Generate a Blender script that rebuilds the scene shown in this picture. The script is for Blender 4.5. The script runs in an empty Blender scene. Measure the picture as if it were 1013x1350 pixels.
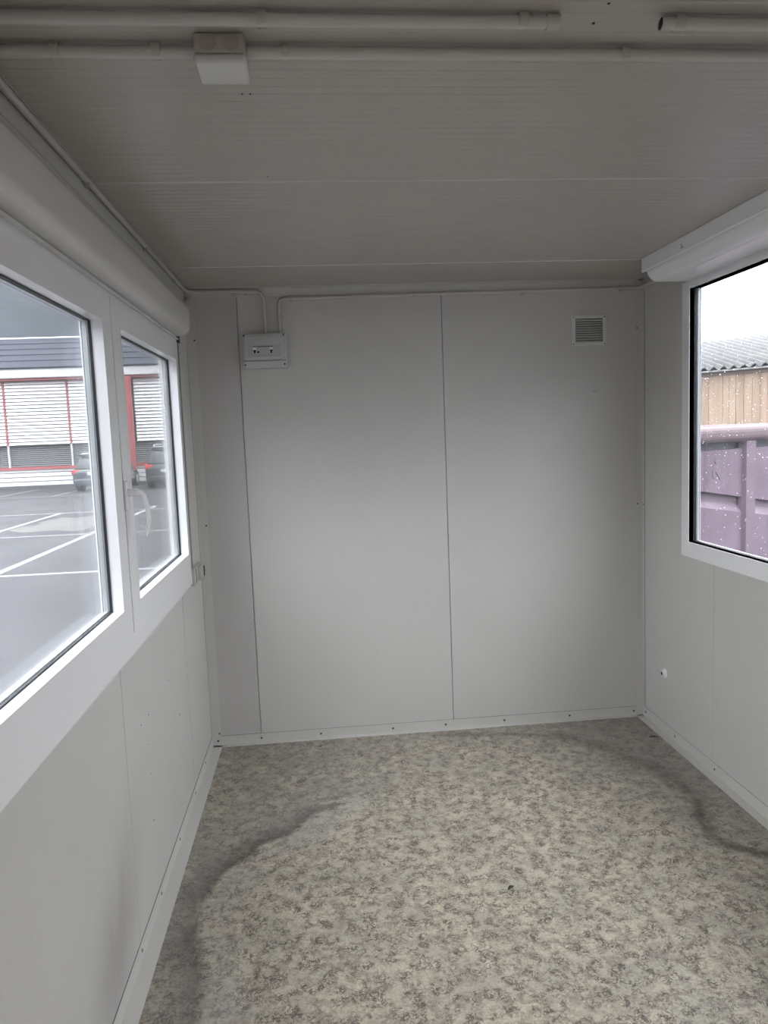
import bpy, bmesh, math, random
from mathutils import Vector, Matrix, noise
random.seed(7)
S = bpy.context.scene
C = S.collection
PI = math.pi
W, H = 2.25, 2.248          # room width (x) and height (z); the back wall is y = 0, the room runs to -y
YN = -4.35                  # wall behind the camera
GZ = -0.2                   # the car park lies a little lower than the cabin floor

# ------------------------------------------------------------------ helpers
class MB:
    """collects shapes and links them as ONE mesh object"""
    def __init__(s): s.bm = bmesh.new()
    def box(s, x0, x1, y0, y1, z0, z1, bev=0.0, seg=2):
        x0, x1 = min(x0, x1), max(x0, x1); y0, y1 = min(y0, y1), max(y0, y1); z0, z1 = min(z0, z1), max(z0, z1)
        t = bmesh.new()
        bmesh.ops.create_cube(t, size=1)
        for v in t.verts:
            v.co = Vector(((v.co.x+.5)*(x1-x0)+x0, (v.co.y+.5)*(y1-y0)+y0, (v.co.z+.5)*(z1-z0)+z0))
        if bev > 0:
            bmesh.ops.bevel(t, geom=t.edges[:], offset=bev, segments=seg, profile=.5, affect='EDGES')
        s.add(t); return s
    def add(s, t, M=None):
        if M is not None: bmesh.ops.transform(t, matrix=M, verts=t.verts)
        me = bpy.data.meshes.new('t'); t.to_mesh(me); t.free()
        s.bm.from_mesh(me); bpy.data.meshes.remove(me); return s
    def cyl(s, p, q, r, r2=None, n=20, caps=True):
        p, q = Vector(p), Vector(q); d = q-p
        t = bmesh.new()
        bmesh.ops.create_cone(t, cap_ends=caps, cap_tris=False, segments=n, radius1=r, radius2=r if r2 is None else r2, depth=d.length)
        M = Matrix.Translation((p+q)/2) @ d.to_track_quat('Z', 'Y').to_matrix().to_4x4()
        return s.add(t, M)
    def tube(s, pts, r, n=16, hole=0.0, caps=True):
        pts = [Vector(p) for p in pts]
        rings = []; up = None
        for i, p in enumerate(pts):
            a = pts[max(i-1, 0)]; b = pts[min(i+1, len(pts)-1)]
            d = (b-a).normalized()
            if up is None: up = d.orthogonal().normalized()
            up = (up-d*up.dot(d)).normalized(); sd = d.cross(up)
            rings.append([s.bm.verts.new(p+(up*math.cos(2*PI*k/n)+sd*math.sin(2*PI*k/n))*r) for k in range(n)])
        for A, B in zip(rings, rings[1:]):
            for k in range(n): s.bm.faces.new((A[k], A[(k+1) % n], B[(k+1) % n], B[k]))
        if caps:
            s.bm.faces.new(rings[0][::-1]); s.bm.faces.new(rings[-1])
        return s
    def poly(s, pts):
        s.bm.faces.new([s.bm.verts.new(Vector(p)) for p in pts]); return s
    def prism(s, prof, axis, a, b):
        """closed profile (list of 2D points) pushed along an axis from a to b"""
        def mk(u, v, w): return {0: (w, u, v), 1: (u, w, v), 2: (u, v, w)}[axis]
        A = [s.bm.verts.new(mk(u, v, a)) for u, v in prof]; B = [s.bm.verts.new(mk(u, v, b)) for u, v in prof]
        n = len(prof)
        for k in range(n): s.bm.faces.new((A[k], A[(k+1) % n], B[(k+1) % n], B[k]))
        s.bm.faces.new(A[::-1]); s.bm.faces.new(B); return s
    def ring(s, axis, a, b, o, i):
        """rectangular frame with mitred corners: outer rect o, inner rect i (u0,u1,v0,v1), thick from a to b"""
        def mk(u, v, w): return {0: (w, u, v), 1: (u, w, v), 2: (u, v, w)}[axis]
        def rect(r, w): return [s.bm.verts.new(mk(u, v, w)) for u, v in ((r[0], r[2]), (r[1], r[2]), (r[1], r[3]), (r[0], r[3]))]
        oa, ia, ob, ib = rect(o, a), rect(i, a), rect(o, b), rect(i, b)
        for k in range(4):
            m = (k+1) % 4
            s.bm.faces.new((oa[k], oa[m], ia[m], ia[k])); s.bm.faces.new((ob[k], ib[k], ib[m], ob[m]))
            s.bm.faces.new((oa[k], ob[k], ob[m], oa[m])); s.bm.faces.new((ia[k], ia[m], ib[m], ib[k]))
        return s
    def build(s, name, mat, parent=None, smooth=False, angle=35, merge=False):
        if merge: bmesh.ops.remove_doubles(s.bm, verts=s.bm.verts, dist=1e-5)
        bmesh.ops.recalc_face_normals(s.bm, faces=s.bm.faces)
        me = bpy.data.meshes.new(name); s.bm.to_mesh(me); s.bm.free()
        o = bpy.data.objects.new(name, me); C.objects.link(o)
        if mat: me.materials.append(mat)
        if smooth:
            for p in me.polygons: p.use_smooth = True
            me.set_sharp_from_angle(angle=math.radians(angle))
        if parent: setp(o, parent)
        return o

def setp(o, parent):
    o.parent = parent
    o.matrix_parent_inverse = Matrix.Translation(parent.location).inverted() if parent.rotation_euler[:] == (0, 0, 0) else parent_world(parent).inverted()
def parent_world(p):
    return Matrix.LocRotScale(p.location, p.rotation_euler, p.scale)
def thing(name, label, cat, loc=(0, 0, 0), group=None):
    o = bpy.data.objects.new(name, None); C.objects.link(o); o.location = loc; o.empty_display_size = .05
    return tag(o, label, cat, group)
def tag(o, label, cat, group=None):
    o['label'] = label; o['category'] = cat
    if group: o['group'] = group
    return o
def struct(o): o['kind'] = 'structure'; return o

def bend(pts, rad, n=7):
    """polyline with its corners rounded"""
    pts = [Vector(p) for p in pts]; out = [pts[0]]
    for a, b, c in zip(pts, pts[1:], pts[2:]):
        u = (a-b).normalized(); v = (c-b).normalized()
        for k in range(n+1):
            t = k/n
            out.append((b+u*rad)*(1-t)**2+b*2*t*(1-t)+(b+v*rad)*t**2)
    out.append(pts[-1]); return out

# ------------------------------------------------------------------ materials
def mat(name, col, rough=.5, metal=0.0, spec=.5, coat=0.0):
    m = bpy.data.materials.new(name); m.use_nodes = True
    b = m.node_tree.nodes['Principled BSDF']
    b.inputs['Base Color'].default_value = (*col, 1); b.inputs['Roughness'].default_value = rough
    b.inputs['Metallic'].default_value = metal; b.inputs['Specular IOR Level'].default_value = spec
    b.inputs['Coat Weight'].default_value = coat
    return m
def N(m, kind, **kw):
    n = m.node_tree.nodes.new(kind)
    for k, v in kw.items(): setattr(n, k, v)
    return n
def L(m, a, b): m.node_tree.links.new(a, b)
def bsdf(m): return m.node_tree.nodes['Principled BSDF']
def coords(m, scale=(1, 1, 1), kind='Object'):
    t = N(m, 'ShaderNodeTexCoord'); mp = N(m, 'ShaderNodeMapping'); mp.inputs['Scale'].default_value = scale
    L(m, t.outputs[kind], mp.inputs['Vector']); return mp.outputs['Vector']
def noise_tex(m, vec, scale, detail=4, rough=.55, dist=0.0):
    n = N(m, 'ShaderNodeTexNoise'); n.inputs['Scale'].default_value = scale; n.inputs['Detail'].default_value = detail
    n.inputs['Roughness'].default_value = rough; n.inputs['Distortion'].default_value = dist
    L(m, vec, n.inputs['Vector']); return n.outputs['Fac']
def ramp(m, fac, stops):
    r = N(m, 'ShaderNodeValToRGB'); e = r.color_ramp.elements
    while len(e) < len(stops): e.new(.5)
    for el, (p, c) in zip(e, stops):
        el.position = p; el.color = (*c, 1) if not isinstance(c, (int, float)) else (c, c, c, 1)
    L(m, fac, r.inputs['Fac']); return r.outputs['Color']
def mixc(m, fac, a, b, mode='MIX'):
    x = N(m, 'ShaderNodeMix', data_type='RGBA', blend_type=mode)
    for sock, v in ((x.inputs[0], fac), (x.inputs[6], a), (x.inputs[7], b)):
        if isinstance(v, (int, float)): sock.default_value = v
        elif isinstance(v, tuple): sock.default_value = (*v, 1)
        else: L(m, v, sock)
    return x.outputs[2]
def math_n(m, op, a, b=None, c=None):
    x = N(m, 'ShaderNodeMath', operation=op)
    for k, v in enumerate((a, b, c)):
        if v is None: continue
        if isinstance(v, (int, float)): x.inputs[k].default_value = v
        else: L(m, v, x.inputs[k])
    return x.outputs[0]
def bump(m, h, strength=.2, dist=.002):
    b = N(m, 'ShaderNodeBump'); b.inputs['Strength'].default_value = strength; b.inputs['Distance'].default_value = dist
    L(m, h, b.inputs['Height']); L(m, b.outputs['Normal'], bsdf(m).inputs['Normal'])

def panel_mat(name, col, rough, spots=.05, grain=True):
    """coated wall board: faint cloudy wear and a fine grain"""
    m = mat(name, col, rough)
    v = coords(m)
    f = noise_tex(m, v, 2.2, 5, .6)
    c = mixc(m, f, tuple(x*(1-spots) for x in col), tuple(min(1, x*(1+spots)) for x in col))
    g = noise_tex(m, v, 23, 6, .7)
    d = ramp(m, g, [(.30, .86), (.42, 1.0)])
    c = mixc(m, .35, c, d, 'MULTIPLY')
    L(m, c, bsdf(m).inputs['Base Color'])
    if grain: bump(m, noise_tex(m, v, 420, 3, .6), .12, .0008)
    return m

WALLCOL = (.565, .555, .535)
M = {}
M['wall'] = panel_mat('wall_board', WALLCOL, .42)
M['wall_dirty'] = None
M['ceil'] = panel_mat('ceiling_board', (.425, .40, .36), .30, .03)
M['trim'] = panel_mat('trim_metal', (.565, .555, .53), .38, .03)
M['pvc'] = mat('white_plastic', (.86, .86, .88), .2)
M['pvc_shell'] = mat('shutter_box_plastic', (.62, .61, .59), .30)
M['gasket'] = mat('black_rubber', (.012, .014, .02), .5)
M['spacer'] = mat('aluminium_spacer', (.62, .64, .65), .3, .6)
M['conduit'] = mat('grey_conduit', (.52, .505, .47), .38)
M['clip'] = mat('clip_plastic', (.47, .46, .41), .45)
M['jbox'] = mat('junction_box_plastic', (.44, .425, .38), .45)
M['jlid'] = mat('junction_lid_plastic', (.62, .62, .61), .4)
M['dark'] = mat('dark_hole', (.01, .01, .01), .7)
M['screw'] = mat('screw_metal', (.10, .095, .09), .4, .7)
M['fuse'] = mat('fuse_box_plastic', (.52, .53, .515), .38)
M['fuse_lid'] = mat('fuse_window_plastic', (.45, .47, .465), .3)
M['ventm'] = mat('vent_plastic', (.66, .66, .64), .42)
M['handle'] = mat('handle_white', (.86, .86, .87), .2)
M['strap'] = mat('grey_webbing', (.33, .32, .31), .85)
M['yellow'] = mat('faded_label', (.52, .49, .36), .6)
M['leaf'] = mat('dead_leaf', (.035, .03, .025), .7)

def glass_mat(name, tint, haze=0.0):
    m = bpy.data.materials.new(name); m.use_nodes = True; nt = m.node_tree; nt.nodes.clear()
    out = N(m, 'ShaderNodeOutputMaterial'); tr = N(m, 'ShaderNodeBsdfTransparent'); gl = N(m, 'ShaderNodeBsdfGlossy')
    tr.inputs['Color'].default_value = (*tint, 1); gl.inputs['Roughness'].default_value = 0.0
    lw = N(m, 'ShaderNodeLayerWeight'); lw.inputs['Blend'].default_value = .5
    p = math_n(m, 'POWER', lw.outputs['Facing'], 5.0)
    f = math_n(m, 'MULTIPLY_ADD', p, .80, .03)
    mx = N(m, 'ShaderNodeMixShader'); L(m, f, mx.inputs[0]); L(m, tr.outputs[0], mx.inputs[1]); L(m, gl.outputs[0], mx.inputs[2])
    last = mx.outputs[0]
    if haze:
        df = N(m, 'ShaderNodeBsdfTranslucent'); df.inputs['Color'].default_value = (.8, .84, .9, 1)
        m2 = N(m, 'ShaderNodeMixShader'); m2.inputs[0].default_value = haze
        L(m, last, m2.inputs[1]); L(m, df.outputs[0], m2.inputs[2]); last = m2.outputs[0]
    L(m, last, out.inputs['Surface']); return m
M['glass'] = glass_mat('window_glass', (.97, .985, .99), .004)
m = bpy.data.materials.new('water'); m.use_nodes = True; m.node_tree.nodes.clear()
o_ = N(m, 'ShaderNodeOutputMaterial'); g_ = N(m, 'ShaderNodeBsdfGlass'); g_.inputs['IOR'].default_value = 1.33; g_.inputs['Roughness'].default_value = 0
L(m, g_.outputs[0], o_.inputs['Surface']); M['water'] = m

# wall below the left window carries grey scuffs near the skirting
def scuffed(name):
    m = panel_mat(name, WALLCOL, .42)
    b = bsdf(m); src = b.inputs['Base Color'].links[0].from_socket
    g = N(m, 'ShaderNodeNewGeometry'); sp = N(m, 'ShaderNodeSeparateXYZ'); L(m, g.outputs['Position'], sp.inputs[0])
    v = coords(m, (1, 3.5, .8))
    n = noise_tex(m, v, 3.0, 6, .65)
    # patch around y = -1.75, z = 0.2, slanting with the height
    yy = math_n(m, 'ADD', sp.outputs['Y'], math_n(m, 'MULTIPLY_ADD', sp.outputs['Z'], -.55, 1.86))
    py = math_n(m, 'SUBTRACT', 1.0, math_n(m, 'MINIMUM', math_n(m, 'MULTIPLY', math_n(m, 'ABSOLUTE', yy), 3.4), 1.0))
    pz = math_n(m, 'SUBTRACT', 1.0, math_n(m, 'MINIMUM', math_n(m, 'MULTIPLY', math_n(m, 'ABSOLUTE', math_n(m, 'SUBTRACT', sp.outputs['Z'], .2)), 2.6), 1.0))
    f = math_n(m, 'MULTIPLY', math_n(m, 'MULTIPLY', py, pz), n)
    f = math_n(m, 'MINIMUM', math_n(m, 'MULTIPLY', f, 1.1), .5)
    L(m, mixc(m, f, src, (.26, .24, .235)), b.inputs['Base Color']); return m
M['wall_left'] = scuffed('wall_board_scuffed')

# linoleum: cream ground with brown-grey clouds and thin curly veins; dirt strokes come from a mesh attribute
def floor_mat():
    m = mat('linoleum', (.5, .48, .42), .42)
    v = coords(m)
    nt = m.node_tree
    w1 = N(m, 'ShaderNodeTexNoise'); w1.inputs['Scale'].default_value = 30; w1.inputs['Detail'].default_value = 3; L(m, v, w1.inputs['Vector'])
    vm = N(m, 'ShaderNodeVectorMath', operation='MULTIPLY_ADD'); L(m, w1.outputs['Color'], vm.inputs[0]); vm.inputs[1].default_value = (.026,)*3; L(m, v, vm.inputs[2])
    wv = vm.outputs[0]
    cloud = noise_tex(m, wv, 32, 6, .66)
    base = ramp(m, cloud, [(.33, (.30, .235, .195)), (.43, (.40, .342, .278)), (.53, (.51, .458, .358)), (.70, (.58, .53, .42))])
    big = noise_tex(m, v, 7, 3, .5)
    base = mixc(m, ramp(m, big, [(.40, 0.0), (.62, .45)]), base, (.33, .308, .265))
    fine = noise_tex(m, v, 130, 3, .6)
    base = mixc(m, .55, base, ramp(m, fine, [(.32, .66), (.52, 1.0), (.70, 1.16)]), 'MULTIPLY')
    gate = ramp(m, noise_tex(m, v, 21, 4, .6), [(.42, .12), (.58, 1.0)])
    for sc_, th, k in ((33, .036, .92), (60, .040, .80)):
        vein = noise_tex(m, wv, sc_, 5, .62, .8)
        vl = math_n(m, 'ABSOLUTE', math_n(m, 'SUBTRACT', vein, .5))
        vmask = ramp(m, vl, [(.0, 1.0), (th*.6, .9), (th, 0.0)])
        base = mixc(m, math_n(m, 'MULTIPLY', math_n(m, 'MULTIPLY', vmask, gate), k), base, (.070, .055, .046))
    at = N(m, 'ShaderNodeAttribute', attribute_name='grime'); sp = N(m, 'ShaderNodeSeparateColor'); L(m, at.outputs['Color'], sp.inputs[0])
    stroke, dull, chalk = sp.outputs[0], sp.outputs[1], sp.outputs[2]
    base = mixc(m, math_n(m, 'MULTIPLY', dull, .62), base, (.225, .212, .208))
    base = mixc(m, math_n(m, 'MULTIPLY', chalk, .50), base, (.42, .42, .41))
    gr = noise_tex(m, v, 60, 5, .7)
    st = math_n(m, 'MULTIPLY', stroke, math_n(m, 'MINIMUM', math_n(m, 'MULTIPLY_ADD', gr, 2.2, -.22), 1.0))
    base = mixc(m, math_n(m, 'MINIMUM', math_n(m, 'MAXIMUM', st, 0.0), .85), base, (.050, .041, .036))
    L(m, base, bsdf(m).inputs['Base Color'])
    L(m, math_n(m, 'MULTIPLY_ADD', noise_tex(m, v, 5, 4, .6), .3, .30), bsdf(m).inputs['Roughness'])
    bump(m, cloud, .08, .001)
    return m
M['floor'] = floor_mat()

# ------------------------------------------------------------------ room shell
# floor on a fine grid so the dirt can be stored where it lies
STROKES = [  # dark smears: points (x, y), half width, strength
    ([(.62, -.70), (.528, -.756), (.409, -.902), (.298, -.977), (.222, -1.066), (.179, -1.155), (.141, -1.259), (.128, -1.338), (.14, -1.488), (.182, -1.656), (.20, -1.85), (.19, -2.2)], .055, .95),
    ([(1.15, -.08), (1.522, -.138), (1.73, -.20)], .035, .55),
    ([(1.73, -.20), (1.906, -.364), (1.959, -.501), (2.026, -.592), (2.071, -.749), (2.067, -.916)], .075, .55),
    ([(2.067, -.916), (2.0, -1.06), (1.985, -1.16), (2.0, -1.23), (2.046, -1.278), (2.13, -1.335)], .04, .95),
]
def seg_dist(p, a, b):
    ax, ay = a; bx, by = b; dx, dy = bx-ax, by-ay
    t = max(0, min(1, ((p[0]-ax)*dx+(p[1]-ay)*dy)/(dx*dx+dy*dy)))
    return math.hypot(p[0]-ax-t*dx, p[1]-ay-t*dy), t
def make_floor():
    bm = bmesh.new()
    nx, ny = 150, 220
    y0 = -3.3
    col = bm.loops.layers.float_color.new('grime')
    g = [[bm.verts.new((W*i/nx, y0*j/ny, 0)) for i in range(nx+1)] for j in range(ny+1)]
    def val(p):
        wob = noise.noise(Vector((p[0]*9, p[1]*9, 0)))*.03
        stroke = 0; chalk = 0
        for pts, wd, k in STROKES:
            d = 9
            for a, b in zip(pts, pts[1:]):
                dd, t = seg_dist(p, a, b)
                d = min(d, dd)
            ww = wd*(1+.5*noise.noise(Vector((p[0]*5, p[1]*5, 3))))
            if wd == .055: continue
            stroke = max(stroke, k*max(0, 1-abs(d+wob*.6)/ww)**1.1)
        # distance outside the left arc: grimy margin between arc and skirting
        pts = STROKES[0][0]; best = (9, 0)
        for a, b in zip(pts, pts[1:]):
            dd, t = seg_dist(p, a, b)
            cr = (b[0]-a[0])*(p[1]-a[1])-(b[1]-a[1])*(p[0]-a[0])
            if dd < best[0]: best = (dd, 1 if cr < 0 else -1)
        d, side = best
        if p[1] > -.70 and p[0] > .5: side = 1 if p[1] > -.70 + (p[0]-.5)*.35 else -1
        rag = .5+.5*noise.noise(Vector((p[0]*22, p[1]*22, 4)))
        amp = .55+.45*noise.noise(Vector((p[0]*4+3, p[1]*4, 2)))+.25*max(0, 1-math.hypot(p[0]-.30, p[1]+.98)/.22)
        dd_ = d*side+wob*.7
        stroke = max(stroke, min(1, amp*1.25)*(max(0, 1-dd_/(.10+.07*rag))**1.4 if dd_ > 0 else max(0, 1+dd_/(.014+.02*rag)))*(1-.25*rag))
        dull = 0
        if side > 0:
            dull = max(0, min(1, .45+.6*noise.noise(Vector((p[0]*6, p[1]*6, 8)))+.5*max(0, 1-d/.16)))*max(0, 1-max(0, p[0]-.5)*1.1)
        else:
            chalk = max(0, 1-abs(d-.07)/.09)*(.6+.6*noise.noise(Vector((p[0]*8, p[1]*8, 1))))*.9
        # right-hand margin and the strip along the back wall
        e = (p[0]-1.66)*.9+(p[1]+.62)*.38
        dull = max(dull, max(0, min(.8, e*2.0+wob*4+.1)))
        dull = max(dull, max(0, (.5+wob*6)*(1+p[1]/.30)))
        return (min(1, stroke), max(0, min(1, dull)), max(0, min(1, chalk)), 1)
    vc = {}
    for row in g:
        for v in row: vc[v] = val((v.co.x, v.co.y))
    for j in range(ny):
        for i in range(nx):
            f = bm.faces.new((g[j+1][i], g[j+1][i+1], g[j][i+1], g[j][i]))
            for l in f.loops: l[col] = vc[l.vert]
    def quad(pts):
        f = bm.faces.new([bm.verts.new(p) for p in pts])
        for l in f.loops: l[col] = (0, .1, 0, 1)
    quad([(0, YN, 0), (W, YN, 0), (W, y0, 0), (0, y0, 0)])
    lo = -.14
    quad([(-.07, YN-.07, lo), (-.07, .07, lo), (W+.07, .07, lo), (W+.07, YN-.07, lo)])
    for a, b in (((-.07, YN-.07), (W+.07, YN-.07)), ((W+.07, YN-.07), (W+.07, .07)), ((W+.07, .07), (-.07, .07)), ((-.07, .07), (-.07, YN-.07))):
        quad([(*a, lo), (*b, lo), (*b, -.001), (*a, -.001)])
    me = bpy.data.meshes.new('floor'); bm.to_mesh(me); bm.free()
    o = bpy.data.objects.new('floor', me); C.objects.link(o); me.materials.append(M['floor'])
    return struct(o)
floor = make_floor()

# ceiling: sheets running across the room with shallow pressed grooves
def make_ceiling():
    pts = [(YN-.07, H+.1), (YN-.07, H)]
    y = YN+.03
    while y < -.47:
        near = min(abs(y-j) for j in (-3.57, -2.53, -1.49, -.452))
        if near > .02:
            pts += [(y-.005, H), (y-.0015, H+.0009), (y+.0015, H+.0009), (y+.005, H)]
        y += .0347
    pts += [(.07, H), (.07, H+.1)]
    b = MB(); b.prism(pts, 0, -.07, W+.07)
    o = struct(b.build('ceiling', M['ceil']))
    for y, x1 in ((-2.53, W), (-1.49, W), (-.452, W-.0)):
        t = MB(); t.prism([(y-.004, H), (y-.0025, H-.0025), (y+.0025, H-.0025), (y+.004, H)], 0, 0, x1)
        t.build('panel_joint', M['trim'], o)
    return o
ceiling = make_ceiling()

# back wall of boards with open seams
b = MB()
b.box(-.07, W+.07, .012, .07, -.14, H+.001)
for x0, x1 in ((.2445, 1.2305), (1.2335, 2.222), (2.2235, W)):
    b.box(x0, x1, 0, .012, 0, H)
wall_back = struct(b.build('wall_back', M['wall']))
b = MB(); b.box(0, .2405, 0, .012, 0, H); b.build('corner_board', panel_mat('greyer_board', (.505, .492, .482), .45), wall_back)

# left wall with the wide window opening
LW = (-2.505, -.355, .900, 1.985)     # y0 y1 z0 z1
b = MB()
T = .07
for y0, y1, z0, z1 in ((YN-T, LW[0], 0, H), (LW[1], T, 0, H), (LW[0], LW[1], 0, LW[2]), (LW[0], LW[1], LW[3], H)):
    b.box(-T, 0, y0, y1, z0 if z0 else -.14, z1)
wall_left = struct(b.build('wall_left', M['wall_left']))
RW = (-2.35, -.425, .925, 2.143)
b = MB()
for y0, y1, z0, z1 in ((YN-T, RW[0], 0, H), (RW[1], -.0, 0, H), (RW[0], RW[1], 0, RW[2]), (RW[0], RW[1], RW[3], H)):
    b.box(W, W+T, y0, y1, z0 if z0 else -.14, z1)
wall_right = struct(b.build('wall_right', M['wall']))
DX0, DX1, DZ = .30, 1.22, 2.0      # assumed open doorway, added unseen behind the viewer to light the room
b = MB()
for x0, x1, z0, z1 in ((-T, DX0, -.14, H), (DX1, W+T, -.14, H), (DX0, DX1, DZ, H), (DX0, DX1, -.14, .0)): b.box(x0, x1, YN-T, YN, z0, z1)
wall_front = struct(b.build('wall_front', M['wall']))
# faint board joints of the side walls
for wallo, x, s, ys in ((wall_left, 0, 1, ((-1.55, .055, .90), (-.55, .055, .90))), (wall_right, W, -1, ((-.70, .055, .925),))):
    for y, z0, z1 in ys:
        t = MB(); t.box(x, x+s*.0012, y-.0015, y+.0015, z0, z1); t.build('board_joint', M['trim'], wallo)

# angle trims: skirting, corners and under the ceiling
def lprof(a, b, t=.0022): return [(0, 0), (a, 0), (a, t), (t, t), (t, b), (0, b)]
b = MB(); b.prism([(-x, z) for x, z in lprof(.030, .046)], 0, .002, W-.002)
base_back = struct(b.build('baseboard_back', M['trim']))
b = MB(); b.prism(lprof(.048, .053), 1, YN, -.012)
base_left = struct(b.build('baseboard_left', M['trim']))
b = MB(); b.prism([(W-x, z) for x, z in lprof(.042, .052)], 1, YN, -.012)
base_right = struct(b.build('baseboard_right', M['trim']))
b = MB(); b.prism([(x, -y) for x, y in lprof(.043, .020)], 2, .046, H-.04)
b.box(0, .003, -.0245, -.0222, .05, H-.05)
trim_1 = struct(b.build('trim_1', M['trim']))
b = MB(); b.prism([(W-x, -y) for x, y in lprof(.030, .030)], 2, .046, H-.04)
trim_2 = struct(b.build('trim_2', M['trim']))
M['shade_strip'] = mat('gap_shade', (.045, .043, .040), .8)  # dark strips put the shade of the gaps beside trims and skirting into colour
for par, bx in ((trim_1, (0, .0012, -.0245, -.0205, .055, 1.96)), (trim_2, (W-.0012, W, -.0315, -.0300, .055, H-.06)), (base_left, (0, .0012, YN, -.03, .0530, .0548)), (base_back, (.03, W-.03, -.0008, 0, .046, .0470)), (base_right, (W-.0008, W, YN, -.03, .052, .0526))):
    t = MB(); t.box(*bx); t.build('gap', M['shade_strip'], par)
b = MB(); b.prism([(-y, H-z) for y, z in lprof(.040, .043)], 0, 0, W)
trim_3 = struct(b.build('trim_3', M['trim']))
b = MB(); b.prism([(x, H-z) for x, z in lprof(.020, .060)], 1, YN, -.003)
trim_4 = struct(b.build('trim_4', M['trim']))
b = MB(); b.prism([(W-x, H-z) for x, z in lprof(.030, .050)], 1, YN, -.003)
trim_5 = struct(b.build('trim_5', M['trim']))

# screws along the trims
def screw(p, n, parent, r=.0042):
    p, n = Vector(p), Vector(n)
    t = MB(); t.cyl(p, p+n*.0018, r, r*.75, 10); t.cyl(p, p+n*.0008, r*1.35, r*1.3, 12)
    t.build('screw', M['screw'], parent)
for x in (.026, .243, .545, .915, 1.19, 1.50, 1.85, 2.20): screw((x, -.0022, .022), (0, -1, 0), base_back)
for y in (-.26, -.56, -.93, -1.27, -1.55, -1.84): screw((.0022, y, .027), (1, 0, 0), base_left)
for y in (-.04, -.36, -.72, -1.12): screw((W-.0022, y, .026), (-1, 0, 0), base_right)
for z in (.06, 1.118, 2.01): screw((.035, -.0022, z), (0, -1, 0), trim_1, .0035)
for z in (1.125, 2.014): screw((W-.027, -.0022, z), (0, -1, 0), trim_2, .003)
screw((W-.0022, -.016, 1.121), (-1, 0, 0), trim_2, .003)
# small drill holes and nicks in the boards
for (x, y, z), n, par, r in (
    ((0, -.928, .649), (1, 0, 0), wall_left, .003), ((0, -1.259, .644), (1, 0, 0), wall_left, .003), ((0, -.766, .456), (1, 0, 0), wall_left, .004),
    ((0, -1.363, .650), (1, 0, 0), wall_left, .003), ((0, -1.287, .555), (1, 0, 0), wall_left, .002), ((0, -1.291, .298), (1, 0, 0), wall_left, .0035),
    ((0, -1.286, .454), (1, 0, 0), wall_left, .002), ((0, -.62, .30), (1, 0, 0), wall_left, .002),
    ((.471, -2.027, H), (0, 0, -1), ceiling, .0022), ((.488, -2.027, H), (0, 0, -1), ceiling, .0022), ((.492, -1.53, H), (0, 0, -1), ceiling, .0022),
    ((1.122, -2.306, H), (0, 0, -1), ceiling, .003), ((1.125, -2.369, H), (0, 0, -1), ceiling, .003)):
    p, n = Vector((x, y, z)), Vector(n)
    t = MB(); t.cyl(p-n*.002, p+n*.0006, r, r*.9, 10); t.build('drill_hole', M['dark'], par)
# little curved scratch on the back wall, another on the shutter cover
t = MB(); t.tube([(1.993, -.0006, 1.712), (1.998, -.0006, 1.704), (2.008, -.0006, 1.703), (2.017, -.0006, 1.709)], .0012, 6)
t.build('scratch', mat('scratch_grey', (.25, .24, .23), .6), wall_back)

# ------------------------------------------------------------------ left window (two sashes)
win1 = struct(thing('window_1', '', ''))
for k in ('label', 'category'): del win1[k]
XF = .018
S1 = (-2.445, -1.4365, .965, 1.955); O1 = (-2.374, -1.526, 1.052, 1.874)
S2 = (-1.4265, -.395, .965, 1.955); O2 = (-1.330, -.435, 1.046, 1.876)
b = MB()
b.ring(0, -.050, .012, LW, (-2.43, -.41, .975, 1.945))
b.box(-.06, .002, -1.4365, -1.4265, .97, 1.95)
b.build('window_frame', M['pvc'], win1)
def sash(So, Oo, handle):
    s = MB(); s.ring(0, -.045, XF, So, Oo)
    # raised glazing bead line round the opening
    s.ring(0, XF, XF+.0006, (Oo[0]-.020, Oo[1]+.020, Oo[2]-.020, Oo[3]+.020), Oo)
    so = s.build('sash', M['pvc'], win1)
    g = MB()
    ins = lambda d: (Oo[0]+d, Oo[1]-d, Oo[2]+d, Oo[3]-d)
    g.ring(0, -.0205, -.0135, Oo, ins(.0030)); g.ring(0, -.0405, -.0385, Oo, ins(.002))
    g.build('gasket', M['gasket'], so)
    g = MB(); g.ring(0, -.035, -.0245, Oo, ins(.004)); g.build('spacer', M['spacer'], so)
    g = MB()
    for x in (-.0225, -.037): g.box(x-.002, x+.002, Oo[0]+.001, Oo[1]-.001, Oo[2]+.001, Oo[3]-.001)
    g.build('pane', M['glass'], so)
    return so
sash_near = sash(S1, O1, False)
sash_far = sash(S2, O2, True)
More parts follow.
